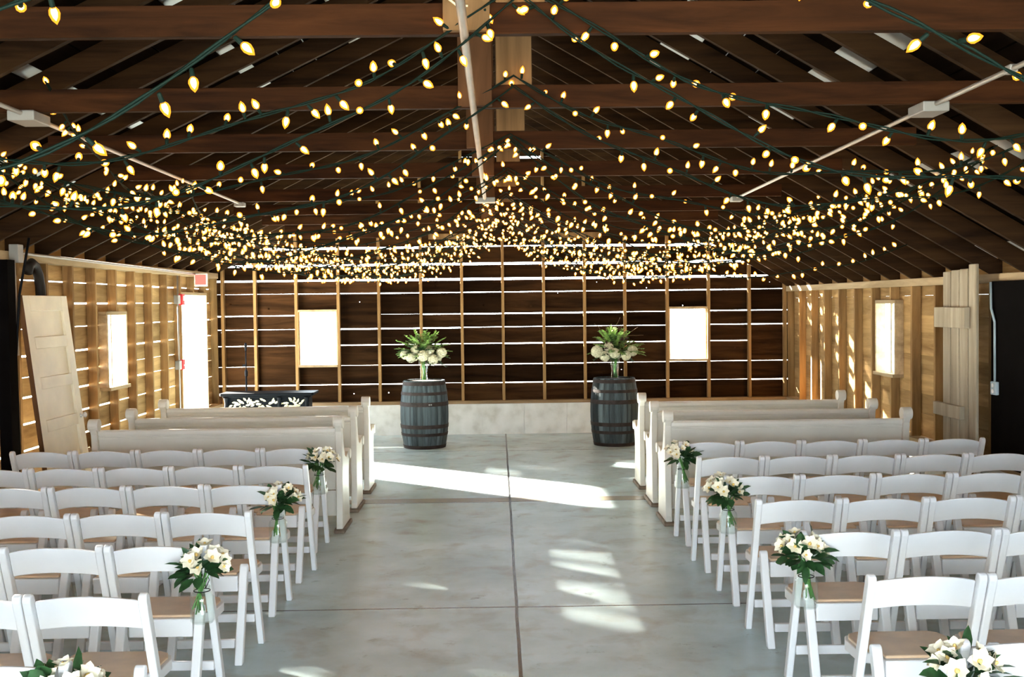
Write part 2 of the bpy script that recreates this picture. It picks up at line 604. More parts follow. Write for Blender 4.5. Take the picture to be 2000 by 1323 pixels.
# window frames in the back wall
for n, (x0, x1, z0, z1) in enumerate(WIN_B):
    s = MB()
    y0, y1 = YB + 0.005, YB + STUD_D + 0.03
    s.box(x0 - 0.004, x1 + 0.004, y0 - 0.015, y1, z0 - 0.035, z0)
    s.box(x0 - 0.004, x1 + 0.004, y0, y1, z1, z1 + 0.035)
    s.box(x0 - 0.004, x0 + 0.018, y0 + 0.04, y1, z0, z1)
    s.box(x1 - 0.018, x1 + 0.004, y0 + 0.04, y1, z0, z1)
    tag(s.build('window_%d' % (n + 1), MT['plate'], bevel=0.003), kind='structure')

# ---- side walls
def side_wall(side, openings, gapsize, name):
    X = XL if side < 0 else XR
    ztop = (ZL if side < 0 else ZR)
    out = X + side * STUD_D
    m = MB()
    rs = random.Random(11 + side)
    zs = [KNEE + 0.05]
    while zs[-1] < ztop + 0.16:
        zs.append(zs[-1] + rs.choice((0.17, 0.19, 0.20, 0.23)))
    ys = [YB + 0.12]
    while ys[-1] > YF:
        ys.append(ys[-1] - 0.593)
    for i in range(len(zs) - 1):
        k = 0
        zlo, zhi = zs[i], min(zs[i + 1], ztop + 0.16)
        while k < len(ys) - 1:
            k2 = min(len(ys) - 1, k + rs.choice((1, 2, 3, 4)))
            y1, y0 = ys[k], ys[k2]
            g = rs.choice(gapsize)
            cuts = [(y0, y1)]
            for oy0, oy1, oz0, oz1 in openings:
                if oz0 < zhi and oz1 > zlo:
                    nc = []
                    for c0, c1 in cuts:
                        if oy1 <= c0 or oy0 >= c1:
                            nc.append((c0, c1)); continue
                        if oy0 > c0: nc.append((c0, oy0))
                        if oy1 < c1: nc.append((oy1, c1))
                        q0, q1 = max(c0, oy0), min(c1, oy1)
                        if zlo < oz0: m.box(min(out, out + side * 0.025), max(out, out + side * 0.025), q0, q1, zlo, oz0)
                        if zhi - g > oz1: m.box(min(out, out + side * 0.025), max(out, out + side * 0.025), q0, q1, oz1, zhi - g)
                    cuts = nc
            for c0, c1 in cuts:
                if c1 - c0 > 0.004:
                    m.box(min(out, out + side * 0.025), max(out, out + side * 0.025), c0 + 0.001, c1 - 0.001, zlo, zhi - g)
            k = k2
    wall = tag(m.build(name, MT['board_side']), kind='structure')
    y = YB - 0.02
    while y > YF:
        s = MB()
        lo, hi = KNEE + 0.045, ztop - 0.075
        blocked = None
        for oy0, oy1, oz0, oz1 in openings:
            if oy0 - 0.018 < y < oy1 + 0.018:
                blocked = (oz0, oz1)
        xa, xb = sorted((X, out - side * 0.002))
        if blocked is None:
            s.box(xa, xb, y - 0.021, y + 0.021, lo, hi)
        else:
            if blocked[0] > lo + 0.1: s.box(xa, xb, y - 0.021, y + 0.021, lo, blocked[0] - 0.03)
            s.box(xa, xb, y - 0.021, y + 0.021, blocked[1] + 0.04, hi)
        s.build('stud', MT['stud'], wall, bevel=0.003)
        y -= 0.593
    s = MB()
    xa, xb = sorted((X - side * 0.02, out + side * 0.0))
    s.box(xa, xb, YF, YB - 0.002, ztop - 0.075, ztop)
    s.build('top_plate', MT['plate'], wall, bevel=0.004)
    # sill and knee wall, interrupted at the doorway
    s, q = MB(), MB()
    spans = [(YF, YB - 0.04)]
    for oy0, oy1, oz0, oz1 in openings:
        if oz0 < 0.2:
            spans = [(YF, oy0), (oy1, YB - 0.04)]
    for a0, a1 in spans:
        xa, xb = sorted((X - side * 0.03, out + side * 0.02))
        s.box(xa, xb, a0, a1, KNEE, KNEE + 0.045)
        xa, xb = sorted((X - side * 0.02, X + side * 0.18))
        q.box(xa, xb, a0, a1, 0.0, KNEE - 0.001)
    s.build('sill_plate', MT['plate'], wall, bevel=0.004)
    q.build('knee_wall', MT['block'], wall)
    return wall

DOOR = (14.08, 15.28, -0.2, 2.04)
WIN_L = (11.42, 11.98, 1.06, 1.81)
WIN_R = (11.58, 12.14, 1.08, 1.83)
wall_left = side_wall(-1, [DOOR, WIN_L], (0.004, 0.007, 0.010, 0.016), 'wall_left')
wall_right = side_wall(1, [WIN_R], (0.0006, 0.0008, 0.001), 'wall_right')

def side_frame(side, op, name, door=False):
    X = XL if side < 0 else XR
    y0, y1, z0, z1 = op
    s = MB()
    xa, xb = sorted((X + side * 0.005, X + side * (STUD_D + 0.03)))
    s.box(xa, xb, y0 - 0.03, y1 + 0.03, z1, z1 + 0.038)
    zb = 0.0 if door else z0
    s.box(xa, xb, y0 - 0.03, y0 + 0.004, zb, z1)
    s.box(xa, xb, y1 - 0.004, y1 + 0.03, zb, z1)
    if not door:
        xa, xb = sorted((X - side * 0.02, X + side * (STUD_D + 0.03)))
        s.box(xa, xb, y0 - 0.03, y1 + 0.03, z0 - 0.035, z0)
        # the fixed sash bar seen edge-on
        xa, xb = sorted((X + side * (STUD_D - 0.01), X + side * (STUD_D + 0.02)))
        s.box(xa, xb, y0 + 0.30, y0 + 0.335, z0, z1)
    o = tag(s.build(name, MT['plate'], bevel=0.003), kind='structure')
    if not door:
        s = MB()
        xa, xb = sorted((X + side * (STUD_D + 0.012), X + side * (STUD_D + 0.016)))
        s.box(xa, xb, y0 + 0.004, y1 - 0.004, z0, z1)
        s.build('pane', MT['sun_diffuser'], o)  # pane added to keep sharp sun patches off the floor
    return o
side_frame(-1, WIN_L, 'window_3')
side_frame(1, WIN_R, 'window_4')
side_frame(-1, DOOR, 'door_1', True)

# ---- wall behind the camera, with the wide open barn doorway
b = MB()
z = 0.0
while z < 4.6:
    for (x0, x1) in ((XL - 0.12, -2.6), (2.6, XR + 0.12)) if z < 2.5 else ((XL - 0.12, XR + 0.12),):
        n = 12
        for i in range(n):
            a0, a1 = x0 + (x1 - x0) * i / n, x0 + (x1 - x0) * (i + 1) / n
            top = min(z + 0.245, min(roof_z(a0), roof_z(a1)) + 0.14)
            if top > z + 0.01:
                b.box(a0, a1, YF - 0.05, YF - 0.02, z, top)
    z += 0.25
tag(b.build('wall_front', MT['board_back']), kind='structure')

# ---- roof: boards laid with gaps under the metal sheets, rafters as parts
def slope_pt(side, t, h):
    """t = distance down the slope from the ridge, h = height above the rafter underside"""
    ang = math.atan(SL if side < 0 else SR)
    return (APX + side * (t * math.cos(ang)) + side * 0 + side * h * math.sin(ang) * 1.0,
            APZ - t * math.sin(ang) + h * math.cos(ang))
rt = random.Random(5)
b = MB()
for side in (-1, 1):
    LEN = 5.15
    t = 0.02
    k = 0
    while t < LEN:
        wd = rt.choice((0.19, 0.24, 0.28))
        gap = 0.012 if k % 3 else (0.26 if side > 0 else 0.12)
        yy = YF - 0.2
        while yy < YB + 0.3:
            y2 = min(YB + 0.3, yy + rt.choice((2.4, 3.0, 3.6)))
            a = slope_pt(side, t, 0.14); c = slope_pt(side, t + wd, 0.14)
            d = slope_pt(side, t + wd, 0.162); e = slope_pt(side, t, 0.162)
            b.prism([a, c, d, e], lambda p, q, s_: (p, s_, q), yy + 0.002, y2 - 0.002)
            yy = y2
        t += wd + gap
        k += 1
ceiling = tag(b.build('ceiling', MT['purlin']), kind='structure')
b = MB()
for side in (-1, 1):
    a = slope_pt(side, -0.02, 0.168); c = slope_pt(side, 5.25, 0.168)
    d = slope_pt(side, 5.25, 0.172); e = slope_pt(side, -0.02, 0.172)
    b.prism([a, c, d, e], lambda p, q, s_: (p, s_, q), YF - 0.3, YB + 0.4)
b.build('metal_sheet', MT['tin'], ceiling)
y = YB - 0.03
while y > YF:
    for side in (-1, 1):
        s = MB()
        a = slope_pt(side, 0.0, 0.0); c = slope_pt(side, 5.05, 0.0)
        d = slope_pt(side, 5.05, 0.138); e = slope_pt(side, 0.0, 0.138)
        s.prism([a, c, d, e], lambda p, q, s_: (p, s_, q), y - 0.021, y + 0.021)
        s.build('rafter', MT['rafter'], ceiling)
    y -= 0.593
s = MB(); s.box(APX - 0.02, APX + 0.02, YF, YB, APZ - 0.06, APZ + 0.14)
s.build('ridge_board', MT['rafter'], ceiling)

# ------------------------------------------------------------------ tie beams
TIE_Y = [2.45, 3.95, 5.42, 6.86, 8.33, 10.1, 11.62, 13.0, 14.38, 15.68]
TZ0, TZ1 = 2.835, 2.945
for i, y in enumerate(TIE_Y):
    nth = 'tie beam out of the picture just behind the first string of bulbs' if i == 0 else None
    lab = nth or ('%s wooden tie beam from the camera, crossing under the dark rafters' % ORD[i] if i < 9 else 'wooden tie beam against the gable of the slatted back wall')
    t = thing('tie_beam', lab, 'beam', (APX, y, TZ0), 0, 'tie beams across the roof')
    xl = APX - (APZ - TZ1 - 0.02) / SL + 0.03
    xr = APX + (APZ - TZ1 - 0.02) / SR - 0.03
    s = MB(); s.box(xl - APX, xr - APX, -0.022, 0.022, 0, TZ1 - TZ0)
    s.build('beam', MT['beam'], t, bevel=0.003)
    if i < 9:
        s = MB(); s.box(-0.33, -0.165, -0.062, -0.024, 0.004, APZ - TZ0 - 0.18)
        s.build('king_post', MT['post'] if i == 1 else MT['post_dark'], t, bevel=0.003)  # first post's lighter wood carries the light falling on it
        s = MB(); s.box(-0.145, 0.03, -0.020, 0.020, TZ1 - TZ0 + 0.001, APZ - TZ0 - 0.06)
        s.build('splice_post', MT['post'], t, bevel=0.003)
    else:
        for x0 in (-1.12, 0.72):
            s = MB(); s.box(x0, x0 + 0.62, -0.045, -0.023, -0.035, 0.045)
            s.build('splice_plate', MT['post'], t, bevel=0.003)

# ------------------------------------------------------------------ conduits
def conduit(name, label, pts, boxes, r=0.012):
    t = thing(name, label, 'conduit', pts[0])
    o = Vector(pts[0])
    s = MB(); s.tube([Vector(p) - o for p in pts], r, 8)
    s.build('pipe', MT['conduit'], t, smooth=True)
    for (x, y, z, a, c, h) in boxes:
        q = MB(); q.box(x - a - o.x, x + a - o.x, y - c - o.y, y + c - o.y, z - h - o.z, z + h - o.z)
        q.build('junction_box', MT['box_grey'], t, bevel=0.006)
    return t
zc = TZ0 - 0.014
conduit('conduit', 'grey metal conduit running lengthwise under the tie beams by the ridge posts',
        [(-0.105, -2.0, zc), (-0.105, 9.9, zc)], [(-0.1, 9.93, zc - 0.012, 0.09, 0.07, 0.022)], 0.016)
conduit('conduit', 'grey conduit under the beams on the plank shutter side, with a junction box',
        [(2.13, -2.0, zc), (2.13, 5.40, zc), (2.20, 10.1, zc)],
        [(2.13, 5.42, zc - 0.012, 0.065, 0.10, 0.025), (2.2, 10.1, zc - 0.01, 0.05, 0.06, 0.022), (2.13, 4.55, zc, 0.018, 0.03, 0.018)])
conduit('conduit', 'grey conduit under the beams on the panel door side, with a junction box',
        [(-2.27, -2.0, zc), (-2.27, 5.40, zc), (-2.34, 10.1, zc)],
        [(-2.27, 5.42, zc - 0.012, 0.065, 0.10, 0.025), (-2.34, 10.1, zc - 0.01, 0.045, 0.05, 0.02)])
conduit('conduit', 'thin conduit along the wall plate above the leaning panel door',
        [(XL + 0.045, 9.15, 1.5), (XL + 0.045, 9.12, 2.33), (XL + 0.045, 9.3, 2.41 - 0.06), (XL + 0.045, 15.0, 2.31)],
        [(XL + 0.066, 9.12, 2.34, 0.04, 0.05, 0.075)], 0.013)
conduit('conduit', 'thin vertical conduit with grey boxes beside the bright side doorway',
        [(XL + 0.02, 13.83, 0.49), (XL + 0.02, 13.83, 2.28)],
        [(XL + 0.02, 13.80, 1.98, 0.028, 0.055, 0.055), (XL + 0.02, 13.80, 1.16, 0.028, 0.055, 0.055)], 0.011)

# ------------------------------------------------------------------ string lights
def bulb_mesh(n1, n2):
    m = MB()
    core = [(0.004, -0.003), (0.0088, 0.007), (0.0098, 0.015), (0.0070, 0.027), (0.0, 0.038)]
    m.lathe(core, n1, mi=0)
    env = [(0.006, -0.005), (0.0145, 0.006), (0.0165, 0.017), (0.0115, 0.034), (0.0, 0.049)]  # envelope drawn oversized so its rim reads as a halo
    m.lathe(env, n2, mi=1)
    return m.mesh('bulb', [MT['bulb_core'], MT['bulb_glass_bloom']], smooth=True)
BULB = bulb_mesh(7, 9)
BULB_FAR = bulb_mesh(5, 6)
sm = MB(); sm.lathe([(0.0055, -0.034), (0.0075, -0.030), (0.0085, -0.004), (0.0065, 0.001)], 7)
SOCKET = sm.mesh('socket', MT['wire'], smooth=True)

def swag(A, B, sag, n, rnd, wob=0.02):
    A, B = Vector(A), Vector(B)
    out = []
    p1, p2 = rnd.uniform(0, 6), rnd.uniform(0, 6)
    for i in range(n + 1):
        t = i / n
        p = A.lerp(B, t)
        p.z -= 4 * sag * t * (1 - t)
        p.z += wob * math.sin(t * 19 + p1) * min(1, 6 * t, 6 * (1 - t))
        p.y += wob * 1.5 * math.sin(t * 13 + p2) * min(1, 6 * t, 6 * (1 - t))
        out.append(p)
    return out

def string_light(name_label, hooks, sags, seed, near, spacing=0.098, skip=0.04):
    rnd = random.Random(seed)
    pts = []
    for i in range(len(hooks) - 1):
        L = (Vector(hooks[i + 1]) - Vector(hooks[i])).length * 1.04
        seg = swag(hooks[i], hooks[i + 1], sags[i], max(12, int(L / (0.05 if near else 0.09))), rnd)
        pts += seg if i == 0 else seg[1:]
    root = thing('string_light', name_label, 'string lights', pts[0], 0, 'strings of warm bulbs under the roof')
    o = Vector(pts[0])
    w_ = MB()
    if near:
        for ph in (0.0, PI):
            tw = []
            for i, p in enumerate(pts):
                a = i * 0.9 + ph
                tw.append(p - o + Vector((0.002 * math.sin(a), 0.0048 * math.cos(a), 0.0048 * math.sin(a))))
            w_.tube(tw, 0.0034, 5)
    else:
        w_.tube([p - o for p in pts], 0.0045, 4)
    acc, nxt = 0.0, rnd.uniform(0.02, 0.08)
    bulbs = []
    for i in range(len(pts) - 1):
        d = pts[i + 1] - pts[i]
        L = d.length
        while nxt < acc + L:
            p = pts[i] + d * ((nxt - acc) / L)
            nxt += spacing * rnd.uniform(0.55, 1.45)
            if rnd.random() < skip or len(bulbs) >= 98:
                continue
            tdir = d.normalized()
            side = tdir.cross(Vector((0, 0, 1))).normalized()
            up = side.cross(tdir)
            a = rnd.gauss(PI, 0.9) if rnd.random() < 0.62 else rnd.gauss(0, 0.8)
            dr = (up * math.cos(a) + side * math.sin(a) + tdir * rnd.uniform(-0.5, 0.5)).normalized()
            bulbs.append((p, dr))
        acc += L
    q = MB()
    for p, dr in bulbs:
        qt = dr.to_track_quat('Z', 'Y')
        if not near:
            w_.lathe([(0.006, 0.0), (0.0075, 0.006), (0.0075, 0.030)], 5, p - o, frame=qt.to_matrix())
    w_.build('wire', MT['wire'], root, smooth=True)
    for p, dr in bulbs:
        e = bpy.data.objects.new('bulb', BULB if near else BULB_FAR)
        COL.objects.link(e)
        e.parent = root
        e.location = p - o + dr * (0.034 if near else 0.031)
        e.rotation_mode = 'QUATERNION'
        e.rotation_quaternion = dr.to_track_quat('Z', 'Y')
        sc = (0.85 if pts[0].y < 3.0 else 1.0) * rnd.uniform(0.9, 1.12) * (0.78 if near else 0.98)  # far bulbs kept larger to include their bloom
        e.scale = (sc, sc, sc)
        if near:
            k = bpy.data.objects.new('socket', SOCKET)
            COL.objects.link(k)
            k.parent = e
    return root

LIT = []
def strand(i, word, zc_, sl, sr, XA=3.1, dy=(0.0, 0.0), dc=0.0, zside=2.82):
    y = TIE_Y[i]
    if i == 0:
        lab = 'warm bulb string crossing nearest the camera with no beam in view, %s strand' % word
    else:
        lab = 'warm bulb string swagged at the %s tie beam from the camera, %s strand' % (ORD[i], word)
    hooks = [(-XA, y + dy[0], zside), (0.09, y - 0.07 + dc, zc_), (XA, y + dy[1], zside)]
    string_light(lab, hooks, (sl, sr), 100 * i + len(LIT), i <= 3)
    LIT.append(lab)
strand(0, 'lowest', 3.02, 0.80, 0.62, dy=(0.0, 0.2))
strand(0, 'highest', 3.02, 0.66, 0.50, dy=(-0.45, -0.45), dc=-0.42)
strand(1, 'highest', 3.00, 0.50, 0.44, dy=(0.1, 0.15))
strand(1, 'lowest', 2.96, 0.66, 0.60, XA=3.2)
strand(2, 'highest', 2.98, 0.45, 0.40, dy=(0.2, 0.1))
strand(2, 'lowest', 2.93, 0.62, 0.52, XA=3.2, dy=(0.0, 0.25))
strand(3, 'highest', 2.92, 0.42, 0.44)
strand(3, 'middle', 2.90, 0.56, 0.55, XA=3.2, dy=(0.3, 0.2))
strand(3, 'lowest', 2.88, 0.68, 0.66, XA=3.15, dy=(-0.1, 0.1))
for i in (4, 5, 6, 7, 8):
    rr_ = random.Random(40 + i)
    lo = (0.44, 0.55, 0.66)
    for k, wd in enumerate(('highest', 'middle', 'lowest')):
        strand(i, wd, 2.89 - 0.02 * k, lo[k] + rr_.uniform(-0.03, 0.03), lo[k] + rr_.uniform(-0.04, 0.03),
               XA=3.0 + 0.15 * k, dy=(rr_.uniform(-0.3, 0.3), rr_.uniform(-0.3, 0.3)), dc=rr_.uniform(-0.05, 0.05))
for k, wd in enumerate(('highest', 'lowest')):
    strand(9, wd, 2.84, 0.42 + 0.14 * k, 0.40 + 0.12 * k, XA=2.75, dc=-0.15, dy=(-0.1, -0.1), zside=2.75)
string_light('warm bulb string running lengthwise from the second tie beam on the panel door side',
             [(-2.15, 5.33, 2.97), (-2.3, 8.25, 2.80), (-2.6, 11.5, 2.78)], (0.28, 0.30), 901, True)
string_light('warm bulb string slanting back to the ridge from the panel door side of third beam',
             [(-3.1, 6.8, 2.82), (0.05, 12.9, 2.84)], (0.62,), 902, False)
string_light('warm bulb string slanting back to the ridge from the plank shutter side of third beam',
             [(3.1, 6.8, 2.82), (0.12, 12.9, 2.84)], (0.60,), 903, False)
string_light('warm bulb string slanting to the ridge from the fifth beam, panel door side',
             [(-3.3, 9.9, 2.78), (0.05, 15.4, 2.82)], (0.60,), 904, False)
string_light('warm bulb string slanting to the ridge from the fifth beam, plank shutter side',
             [(3.1, 9.9, 2.80), (0.12, 15.4, 2.82)], (0.58,), 905, False)
string_light('lowest string of warm bulbs drooping before the window nearest the plank shutter',
             [(0.2, 9.9, 2.80), (3.55, 9.5, 2.35)], (0.45,), 906, False)

# ------------------------------------------------------------------ folding chairs
def rounded_bar(a, c, wd, n=6):
    """outline of a bar from a (floor end, cut level) to c (rounded end) in the YZ plane"""
    a, c = Vector(a), Vector(c)
    d = (c - a).normalized()
    s = Vector((-d.y, d.x)) * wd / 2
    hx = Vector((1, 0)) * (wd / 2) / abs(d.y)
    pts = [a - hx, a + hx] if s.x < 0 else [a - hx, a + hx]
    pts = [tuple(a + hx), tuple(c - d * wd / 2 - s)] if False else []
    pts = [(a.x + hx.x, a.y), ]
    for k in range(n + 1):
        th = PI * k / n
        p = c - d * wd / 2 - s * math.cos(th) * (1 if s.x < 0 else 1) + d * (wd / 2) * math.sin(th)
        pts.append((p.x, p.y))
    pts.append((a.x - hx.x, a.y))
    return pts
YZ = lambda a, b_, d: (d, a, b_)
WCH = 0.473
def make_chair():
    t = thing('folding_chair', 'x', 'chair')
    U0, U1 = (0.285, 0.0), (0.0, 0.795)
    def uy(z): return 0.285 * (1 - z / 0.80)
    for s_ in (-1, 1):
        m = MB()
        xo, xi = s_ * WCH / 2, s_ * (WCH / 2 - 0.034)
        m.prism(rounded_bar(U0, U1, 0.046), YZ, min(xo, xi), max(xo, xi))
        m.build('upright', MT['chair'], t, bevel=0.006)
    for s_ in (-1, 1):
        m = MB()
        xo, xi = s_ * (WCH / 2 - 0.037), s_ * (WCH / 2 - 0.079)
        m.prism(rounded_bar((-0.085, 0.0), (0.082, 0.495), 0.044), YZ, min(xo, xi), max(xo, xi))
        m.build('leg', MT['chair'], t, bevel=0.006)
    # curved back slat, arched along both edges and bowed in plan
    m = MB()
    n = 14
    hw = WCH / 2 - 0.036
    vs, fs = [], []
    for i in range(n + 1):
        u = -1 + 2 * i / n
        x = u * hw
        bow = -0.040 * (1 - u * u) + 0.012
        zt, zb = 0.792 - 0.030 * u * u, 0.668 - 0.026 * u * u
        for z in (zt, zb):
            y = uy(z) + bow
            vs += [(x, y - 0.009, z), (x, y + 0.009, z)]
    for i in range(n):
        o, p = 4 * i, 4 * i + 4
        fs += [(o, p, p + 1, o + 1), (o + 2, o + 3, p + 3, p + 2), (o, o + 2, p + 2, p), (o + 1, p + 1, p + 3, o + 3)]
    fs += [(0, 1, 3, 2), (4 * n, 4 * n + 2, 4 * n + 3, 4 * n + 1)]
    m.add(vs, fs)
    m.build('backrest', MT['chair'], t, bevel=0.004, auto=True)
    out = [(-0.148, 0.062), (0.148, 0.062), (0.150, 0.135), (0.192, 0.155), (0.218, 0.175), (0.222, 0.33), (0.205, 0.385), (0.165, 0.412),
           (-0.165, 0.412), (-0.205, 0.385), (-0.222, 0.33), (-0.218, 0.175), (-0.192, 0.155), (-0.150, 0.135)]
    m = MB()
    m.prism(out, lambda a, c, d: (a, c, d), 0.392, 0.436)
    m.box(-0.148, 0.148, 0.045, 0.063, 0.352, 0.437)
    m.build('seat_frame', MT['chair'], t, bevel=0.005)
    m = MB()
    pad = [(x * 0.94, 0.235 + (y - 0.235) * 0.94) for x, y in out]
    m.prism(pad, lambda a, c, d: (a, c, d), 0.4355, 0.449)
    m.build('seat', MT['pad'], t, bevel=0.006)
    m = MB(); m.box(-0.151, 0.151, -0.066, -0.042, 0.080, 0.126)
    m.build('stretcher', MT['chair'], t, bevel=0.004)
    m = MB(); m.box(-0.196, 0.196, 0.222, 0.240, 0.135, 0.180)
    m.build('stretcher', MT['chair'], t, bevel=0.004)
    return t
CH = make_chair()
remember(CH)
used = [False]
CHN = {}
def place_chair(x, y, label):
    if used[0]:
        o = copy_tree(CH)
    else:
        o = CH
        used[0] = True
    o.location = (x, y, 0)
    o.rotation_euler = (0, 0, math.radians(random.uniform(-0.8, 0.8)))
    tag(o, label, 'chair', 'white folding chairs in rows')
    return o
PITCH = 0.477
L_ROWS = [8.42, 7.52, 6.72, 5.83, 5.03, 4.17, 3.37]
R_ROWS = [8.46, 7.63, 6.79, 5.96, 5.12, 4.28, 3.44]
R_EDGE = [1.385, 1.375, 1.39, 1.395, 1.405, 1.44, 1.45]
L_EDGE = [-1.36, -1.315, -1.335, -1.325, -1.345, -1.345, -1.33]
def in_frame(x, y):
    # keep a chair when any of it can fall inside the frame
    for dy in (-0.1, 0.42):
        for dz in (0.0, 0.8):
            u = 973 + F_PX * x / (y + dy)
            v = 593 + F_PX * (CAM_H - dz) / (y + dy)
            if -60 < u < 2060 and v < 1345:
                return True
    return False
for r in range(7):
    for c in range(5):
        for side in (-1, 1):
            e = (L_EDGE if side < 0 else R_EDGE)[r]
            y = (L_ROWS if side < 0 else R_ROWS)[r]
            x = e + side * (PITCH * c + WCH / 2)
            inner = x - side * WCH / 2
            if not in_frame(inner, y):
                continue
            where = 'panel door' if side < 0 else 'plank shutter'
            if c == 0:
                lab = 'white folding chair at the aisle, %s row behind the pews by the %s' % (ORD[r + 1], where)
            else:
                lab = 'white folding chair, %s from aisle, %s row behind the pews by the %s' % (ORD[c + 1], ORD[r + 1], where)
            place_chair(x, y, lab)

# ------------------------------------------------------------------ pews
PEW_L = 2.06
def arc(cx, cy, r, a0, a1, n):
    return [(cx + r * math.cos(math.radians(a0 + (a1 - a0) * i / n)), cy + r * math.sin(math.radians(a0 + (a1 - a0) * i / n))) for i in range(n + 1)]
def end_profile():
    p = [(-0.012, 0.036), (0.45, 0.036), (0.43, 0.08), (0.415, 0.20), (0.395, 0.34), (0.405, 0.46), (0.435, 0.535)]
    p += arc(0.445, 0.60, 0.052, -80, 150, 9)
    p += [(0.36, 0.615), (0.27, 0.595), (0.19, 0.625), (0.135, 0.70), (0.105, 0.79), (0.085, 0.86)]
    p += arc(0.03, 0.915, 0.055, 0, 230, 9)
    p += [(0.012, 0.84), (0.022, 0.74), (0.028, 0.60), (0.018, 0.40), (0.012, 0.20), (0.004, 0.08)]
    return p
def make_pew():
    t = thing('pew', 'x', 'pew')
    for x in (0.0, PEW_L - 0.055):
        m = MB()
        m.prism(end_profile(), YZ, x, x + 0.055)
        e = m.build('end_panel', MT['pew'], t, bevel=0.006)
        q = MB()
        q.cyl_x(x - 0.014, x + 0.069, 0.028, 0.918, 0.052, 18)
        q.build('scroll', MT['pew'], e, bevel=0.004, auto=True)
        q = MB()
        q.cyl_x(x - 0.012, x + 0.067, 0.447, 0.602, 0.045, 16)
        q.build('scroll', MT['pew'], e, bevel=0.004, auto=True)
        q = MB()
        prof = [(-0.02, 0.0), (0.475, 0.0), (0.475, 0.022), (0.455, 0.036), (0.002, 0.036), (-0.02, 0.022)]
        q.prism(prof, YZ, x - 0.016, x + 0.071)
        q.build('foot', MT['pew_foot'], e, bevel=0.005)
    m = MB()
    back = [(0.135, 0.34), (0.155, 0.34), (0.065, 0.845), (0.042, 0.845)]
    m.prism(back, YZ, 0.055, PEW_L - 0.055)
    m.build('back_board', MT['pew'], t)
    m = MB()
    m.prism([(0.025, 0.832), (0.078, 0.832), (0.078, 0.862), (0.066, 0.875), (0.038, 0.875), (0.025, 0.862)], YZ, 0.055, PEW_L - 0.055)
    m.prism([(0.040, 0.795), (0.052, 0.795), (0.050, 0.818), (0.034, 0.818)], YZ, 0.055, PEW_L - 0.055)
    m.build('top_rail', MT['pew'], t, bevel=0.004)
    m = MB()
    m.prism([(0.12, 0.405), (0.43, 0.42), (0.445, 0.43), (0.43, 0.445), (0.12, 0.43)], YZ, 0.055, PEW_L - 0.055)
    m.build('seat', MT['pew'], t, bevel=0.004)
    m = MB(); m.box(0.055, PEW_L - 0.055, 0.13, 0.15, 0.12, 0.335)
    m.build('lower_rail', MT['pew'], t, bevel=0.004)
    return t
PEW = make_pew()
remember(PEW)
pew_used = False
for side, where in ((-1, 'the panel door'), (1, 'the plank shutter')):
    for k, y in enumerate((9.05, 9.97, 10.93) if side < 0 else (9.15, 10.02, 10.97)):
        x = (-1.30 - PEW_L) if side < 0 else 1.385 + 0.01 * k
        o = copy_tree(PEW) if pew_used else PEW
        pew_used = True
        o.location = (x, y, 0)
        word = ('nearest the folding chairs', 'middle of three', 'nearest the barrels')[k]
        tag(o, 'cream wooden pew with scrolled ends, %s, by %s' % (word, where), 'pew', 'painted church pews')

# ------------------------------------------------------------------ barrels
def barrel(x, y, rz, label):
    t = thing('barrel', label, 'barrel', (x, y, 0), rz, 'barrels beside the aisle end')
    H, RB, RH = 0.885, 0.318, 0.272
    def rad(z): 
        u = (z - H / 2) / (H / 2)
        return RB - (RB - RH) * u * u
    m = MB()
    ns = 26
    rr2 = random.Random(int(x * 100))
    cut = [0]
    for i in range(ns): cut.append(cut[-1] + rr2.uniform(0.7, 1.3))
    for i in range(ns):
        a0, a1 = 2 * PI * cut[i] / cut[-1] + 0.006, 2 * PI * cut[i + 1] / cut[-1] - 0.006
        vs, fs = [], []
        nz = 12
        for k in range(nz + 1):
            z = H * k / nz
            R = rad(z)
            for a, r_ in ((a0, R - 0.03), (a0, R - 0.003), ((a0 + a1) / 2, R), (a1, R - 0.003), (a1, R - 0.03)):
                vs.append((r_ * math.cos(a), r_ * math.sin(a), z))
        for k in range(nz):
            for j in range(4):
                o = k * 5 + j
                fs.append((o, o + 1, o + 6, o + 5))
        fs.append((0, 1, 2, 3, 4)); fs.append(tuple(nz * 5 + j for j in (4, 3, 2, 1, 0)))
        m.add(vs, fs)
    m.build('staves', MT['stave'], t)
    for z0, z1 in ((0.0, 0.045), (0.165, 0.205), (0.265, 0.315), (0.555, 0.61), (0.70, 0.74), (0.825, 0.872)):
        q = MB()
        q.lathe([(rad(z0) - 0.006, z0), (rad(z0) + 0.004, z0 + 0.001), (rad(z1) + 0.004, z1 - 0.001), (rad(z1) - 0.006, z1)], 40)
        h = q.build('hoop', MT['hoop'], t, auto=True)
        if 0.5 < z0 < 0.6:
            w2 = MB()
            for aa in (-1.7, -1.62):
                w2.lathe([(0.010, 0), (0.008, 0.005), (0.0, 0.007)], 8, (math.cos(aa) * (rad(0.58) + 0.003), math.sin(aa) * (rad(0.58) + 0.003), 0.582),
                         frame=Vector((math.cos(aa), math.sin(aa), 0)).to_track_quat('Z', 'Y').to_matrix())
            w2.build('rivet', MT['box_grey'], h)
    q = MB(); q.lathe([(RH - 0.02, H - 0.045), (RH - 0.02, H - 0.020)], 32)
    q.build('head', MT['head'], t)
    return H - 0.020
BY = 14.5
BARRELS = [(-0.985, 'weathered grey whisky barrel with dark hoops on the black console side'),
           (1.525, 'dark blue-grey whisky barrel standing beside the pews on the plank shutter side')]
bh = 0.865
for k, (x, lab) in enumerate(BARRELS):
    bh = barrel(x, BY, 0.4 + k, lab)

